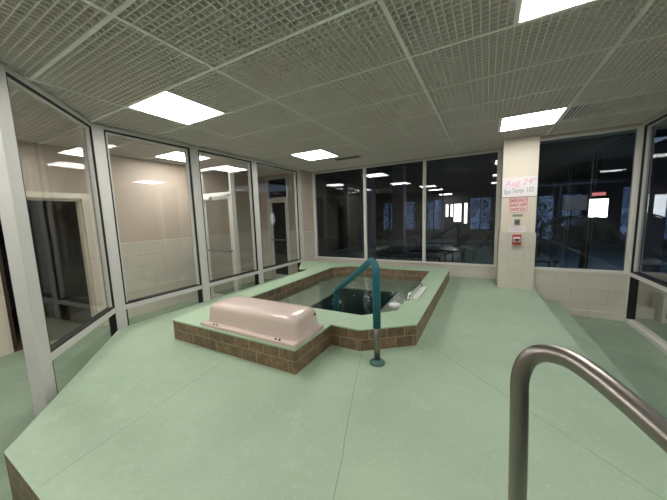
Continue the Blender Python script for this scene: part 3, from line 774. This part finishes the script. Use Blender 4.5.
# far wall of lit and dusky windows, each set in the inner partition at y = 11
part = empty('wall_partition', (2, 11, 0)); struct(part, 'dark framed glazed partition across the pool hall')
bm = B()
for x in (-2.0, -.85, .18, 1.95, 2.7, 3.85, 5.6): box(bm, x - .03, x + .03, 10.96, 11.04, 0, 2.35)
box(bm, -2, 5.6, 10.96, 11.04, 2.35, 2.42); box(bm, -2, 5.6, 10.96, 11.04, .32, .38)
make('frame', bm, 'halldark', parent=part)
k = 0
for (x0, x1, z0, z1) in ((.29, .38, 1.42, 1.90), (.47, .54, 1.42, 1.90), (.59, .85, 1.22, 1.91), (.96, 1.06, 1.15, 1.93), (4.62, 5.08, 1.27, 1.86)):
    t = empty('window_%d' % (12 + k), ((x0 + x1) / 2, 11.1, z0)); struct(t, 'bright lit window far across the hall'); k += 1
    bm = B(); box(bm, x0, x1, 11.10, 11.12, z0, z1); make('lit_pane', bm, 'brightwin', parent=t)
    bm = B(); box(bm, x0 - .03, x1 + .03, 11.08, 11.10, z1, z1 + .03); box(bm, x0 - .03, x1 + .03, 11.08, 11.10, z0 - .03, z0); box(bm, x0 - .03, x0, 11.08, 11.10, z0, z1); box(bm, x1, x1 + .03, 11.08, 11.10, z0, z1); make('window_frame', bm, 'halldark', parent=t)
for (x0, x1, z0, z1) in ((-2.4, -.95, .9, 2.1), (-.6, .16, .9, 2.1), (1.16, 1.85, .9, 2.1), (2.85, 3.75, .55, 2.05), (4.0, 4.5, 1.0, 2.05), (5.5, 8.5, .55, 2.2), (10, 13.5, .6, 2.2)):
    t = empty('window_%d' % (12 + k), ((x0 + x1) / 2, 11.4, z0)); struct(t, 'dusky blue window far across the hall'); k += 1
    bm = B(); box(bm, x0, x1, 11.40, 11.42, z0, z1); make('dusk_pane', bm, 'bluewin', parent=t)
    bm = B(); box(bm, (x0 + x1) / 2 - .02, (x0 + x1) / 2 + .02, 11.37, 11.40, z0, z1); make('window_frame', bm, 'halldark', parent=t)
bm = B(); box(bm, 4.66, 4.98, 11.0, 11.05, 1.96, 2.06); tag(make('exit_light', bm, 'redsign', bevel=.005), 'small glowing red sign above the bright doorway across the hall', 'sign')
bm = B(); box(bm, 3.98, 4.56, 11.05, 11.1, 1.52, 2.0); tag(make('reflection_board', bm, 'paint', bevel=.003), 'dim beige board standing in for a reflection, left of the bright doorway', 'board')  # beige board placed where a reflection shows in the window

# shrubs in front of the dusk windows
def leafy(name, c, h, wdt, nleaf, mat, label, cat, grp=None, pot=False):
    t = empty(name, c); tag(t, label, cat, grp)
    bm = B(); rnd = random.Random(int(c[0] * 100 + c[1] * 10))
    for i in range(nleaf):
        a = rnd.uniform(0, 2 * PI); rr = wdt * math.sqrt(rnd.random()); z = c[2] + h * (.25 + .75 * rnd.random())
        p = Vector((c[0] + rr * math.cos(a), c[1] + rr * math.sin(a), z)); L = rnd.uniform(.10, .2)
        d = Vector((rnd.gauss(0, 1), rnd.gauss(0, 1), rnd.gauss(0.2, .7))).normalized(); s = d.cross(Vector((0, 0, 1))).normalized() * L * .25
        vs = [bm.verts.new(q) for q in (p, p + d * L * .5 + s, p + d * L, p + d * L * .5 - s)]; bm.faces.new(vs)
    make('foliage', bm, mat, parent=t, fixn=False)
    bm = B(); tube(bm, [c, (c[0] + .03, c[1], c[2] + h * .6)], .03, 8); make('stem', bm, 'trunk', parent=t)
    return t
for i, (x, y, lb) in enumerate(((-.55, 10.4, 'leafy shrub in front of the left dusky window'), (1.95, 10.3, 'leafy shrub right of the lit far windows'), (3.25, 10.2, 'leafy shrub left of the beige board'), (-1.6, 9.6, 'leafy shrub seen through the first rear window'))):
    leafy('indoor_shrub', (x, y, 0), 2.0, .40, 260, 'leaf', lb, 'plant', 'shrubs along the far partition')

# palm behind the right rear window
def palm(c, label):
    t = empty('potted_palm', c); tag(t, label, 'palm')
    bm = B(); lathe(bm, c, ((.14, 0), (.19, .04), (.22, .34), (.23, .36), (.20, .36), (.19, .33)), 20); make('pot', bm, 'furn', parent=t)
    bm = B(); tube(bm, [(c[0], c[1], .30), (c[0] + .02, c[1], .9), (c[0] - .02, c[1] + .02, 1.35)], .05, 10, radii=[.065, .05, .04]); make('trunk', bm, 'trunk', parent=t)
    rnd = random.Random(7)
    for i in range(10):
        a = 2 * PI * i / 10 + rnd.uniform(-.2, .2); up = rnd.uniform(.25, .75); L = rnd.uniform(.55, .8)
        bm = B(); base = Vector((c[0] - .02, c[1] + .02, 1.33)); pts = []
        for k in range(11):
            s = k / 10; pts.append(base + Vector((math.cos(a) * L * s * .85, math.sin(a) * L * s * .85, up * L * s * 1.3 - .95 * L * s * s)))
        tube(bm, pts, .006, 5, radii=[.009 * (1 - .7 * k / 10) for k in range(11)])
        side = Vector((-math.sin(a), math.cos(a), 0))
        for k in range(2, 11):
            for sg in (-1, 1):
                for e in (0, .5):
                    p = pts[k] if e == 0 else (pts[k] + pts[k - 1]) / 2
                    tg = (pts[k] - pts[k - 1]).normalized(); ll = .26 * math.sin(PI * min(1, (k + .6) / 11.5)) + .05
                    tip = p + (side * sg * .8 + tg * .6 + Vector((0, 0, -.45))) * ll
                    mid = (p + tip) / 2 + Vector((0, 0, .02)); wv = tg * .012
                    vs = [bm.verts.new(q) for q in (p, mid + wv, tip, mid - wv)]; bm.faces.new(vs)
        make('frond', bm, 'leaf', parent=t, fixn=False)
palm((3.22, 5.46, 0), 'dark feathery palm standing behind the right rear window')

# hall furniture: loungers and a low table
def lounger(c, rz, label):
    t = empty('sun_lounger', (0, 0, 0)); tag(t, label, 'sun lounger', 'loungers in the dark hall')
    bm = B(); box(bm, -.30, .30, -.95, .35, .30, .35); make('seat', bm, 'furn', parent=t, bevel=.01)
    bm = B(); v = box(bm, -.30, .30, 0, .75, 0, .05)
    for q in v:
        yy, zz = q.co.y, q.co.z; q.co.y = .36 + yy * math.cos(.85) - zz * math.sin(.85); q.co.z = .32 + yy * math.sin(.85) + zz * math.cos(.85)
    make('backrest', bm, 'furn', parent=t)
    for lx in (-.26, .26):
        for ly in (-.88, .28):
            bm = B(); box(bm, lx - .02, lx + .02, ly - .02, ly + .02, 0, .30); make('leg', bm, 'furn', parent=t)
    t.location = c; t.rotation_euler = (0, 0, rz); return t
def low_table(c, sx, sy, h, label):
    t = empty('low_table', c); tag(t, label, 'table', 'tables in the dark hall')
    bm = B(); box(bm, c[0] - sx, c[0] + sx, c[1] - sy, c[1] + sy, h, h + .05); make('tabletop', bm, 'furn', parent=t, bevel=.008)
    for a in (-1, 1):
        for b in (-1, 1):
            bm = B(); box(bm, c[0] + a * (sx - .06) - .025, c[0] + a * (sx - .06) + .025, c[1] + b * (sy - .06) - .025, c[1] + b * (sy - .06) + .025, 0, h); make('leg', bm, 'furn', parent=t)
lounger((.45, 8.6, 0), -1.9, 'dark lounger with raised back in front of the lit far windows')
lounger((1.15, 9.4, 0), -1.7, 'dark lounger nearest the lit far windows')
low_table((-.05, 6.6, 0), .75, .40, .45, 'long low dark table behind the middle rear window')
low_table((.75, 7.6, 0), .5, .4, .5, 'dark table just behind the long low table')
low_table((2.6, 6.9, 0), .5, .35, .42, 'low dark table behind the right rear window')
bm = B(); box(bm, 1.25, 1.60, 5.32, 5.40, 0.0, .012); tag(make('floor_drain', bm, 'black'), 'dark strip drain in the hall floor behind the third rear window', 'drain')

# panels hung in the hall in place of reflections of lights behind the viewer
for i, (x, y) in enumerate(((-.35, 14.4), (-.35, 16.2))):
    t = empty('reflection_panel', (x, y, 2.62)); tag(t, ['nearer', 'farther'][i] + ' of the two lit panels added in the hall as reflected lights', 'ceiling light', 'panels standing in for reflected lights')
    bm = B(); box(bm, x - .3, x + .3, y - .3, y + .3, 2.62, 2.64); make('diffuser', bm, 'reflpanel', parent=t)
    bm = B(); box(bm, x - .33, x + .33, y - .33, y + .33, 2.641, 2.70); box(bm, x - .02, x + .02, y - .02, y + .02, 2.70, 3.0); make('housing', bm, 'furn', parent=t)

for o in bpy.data.objects:
    if '_o' in o: del o['_o']
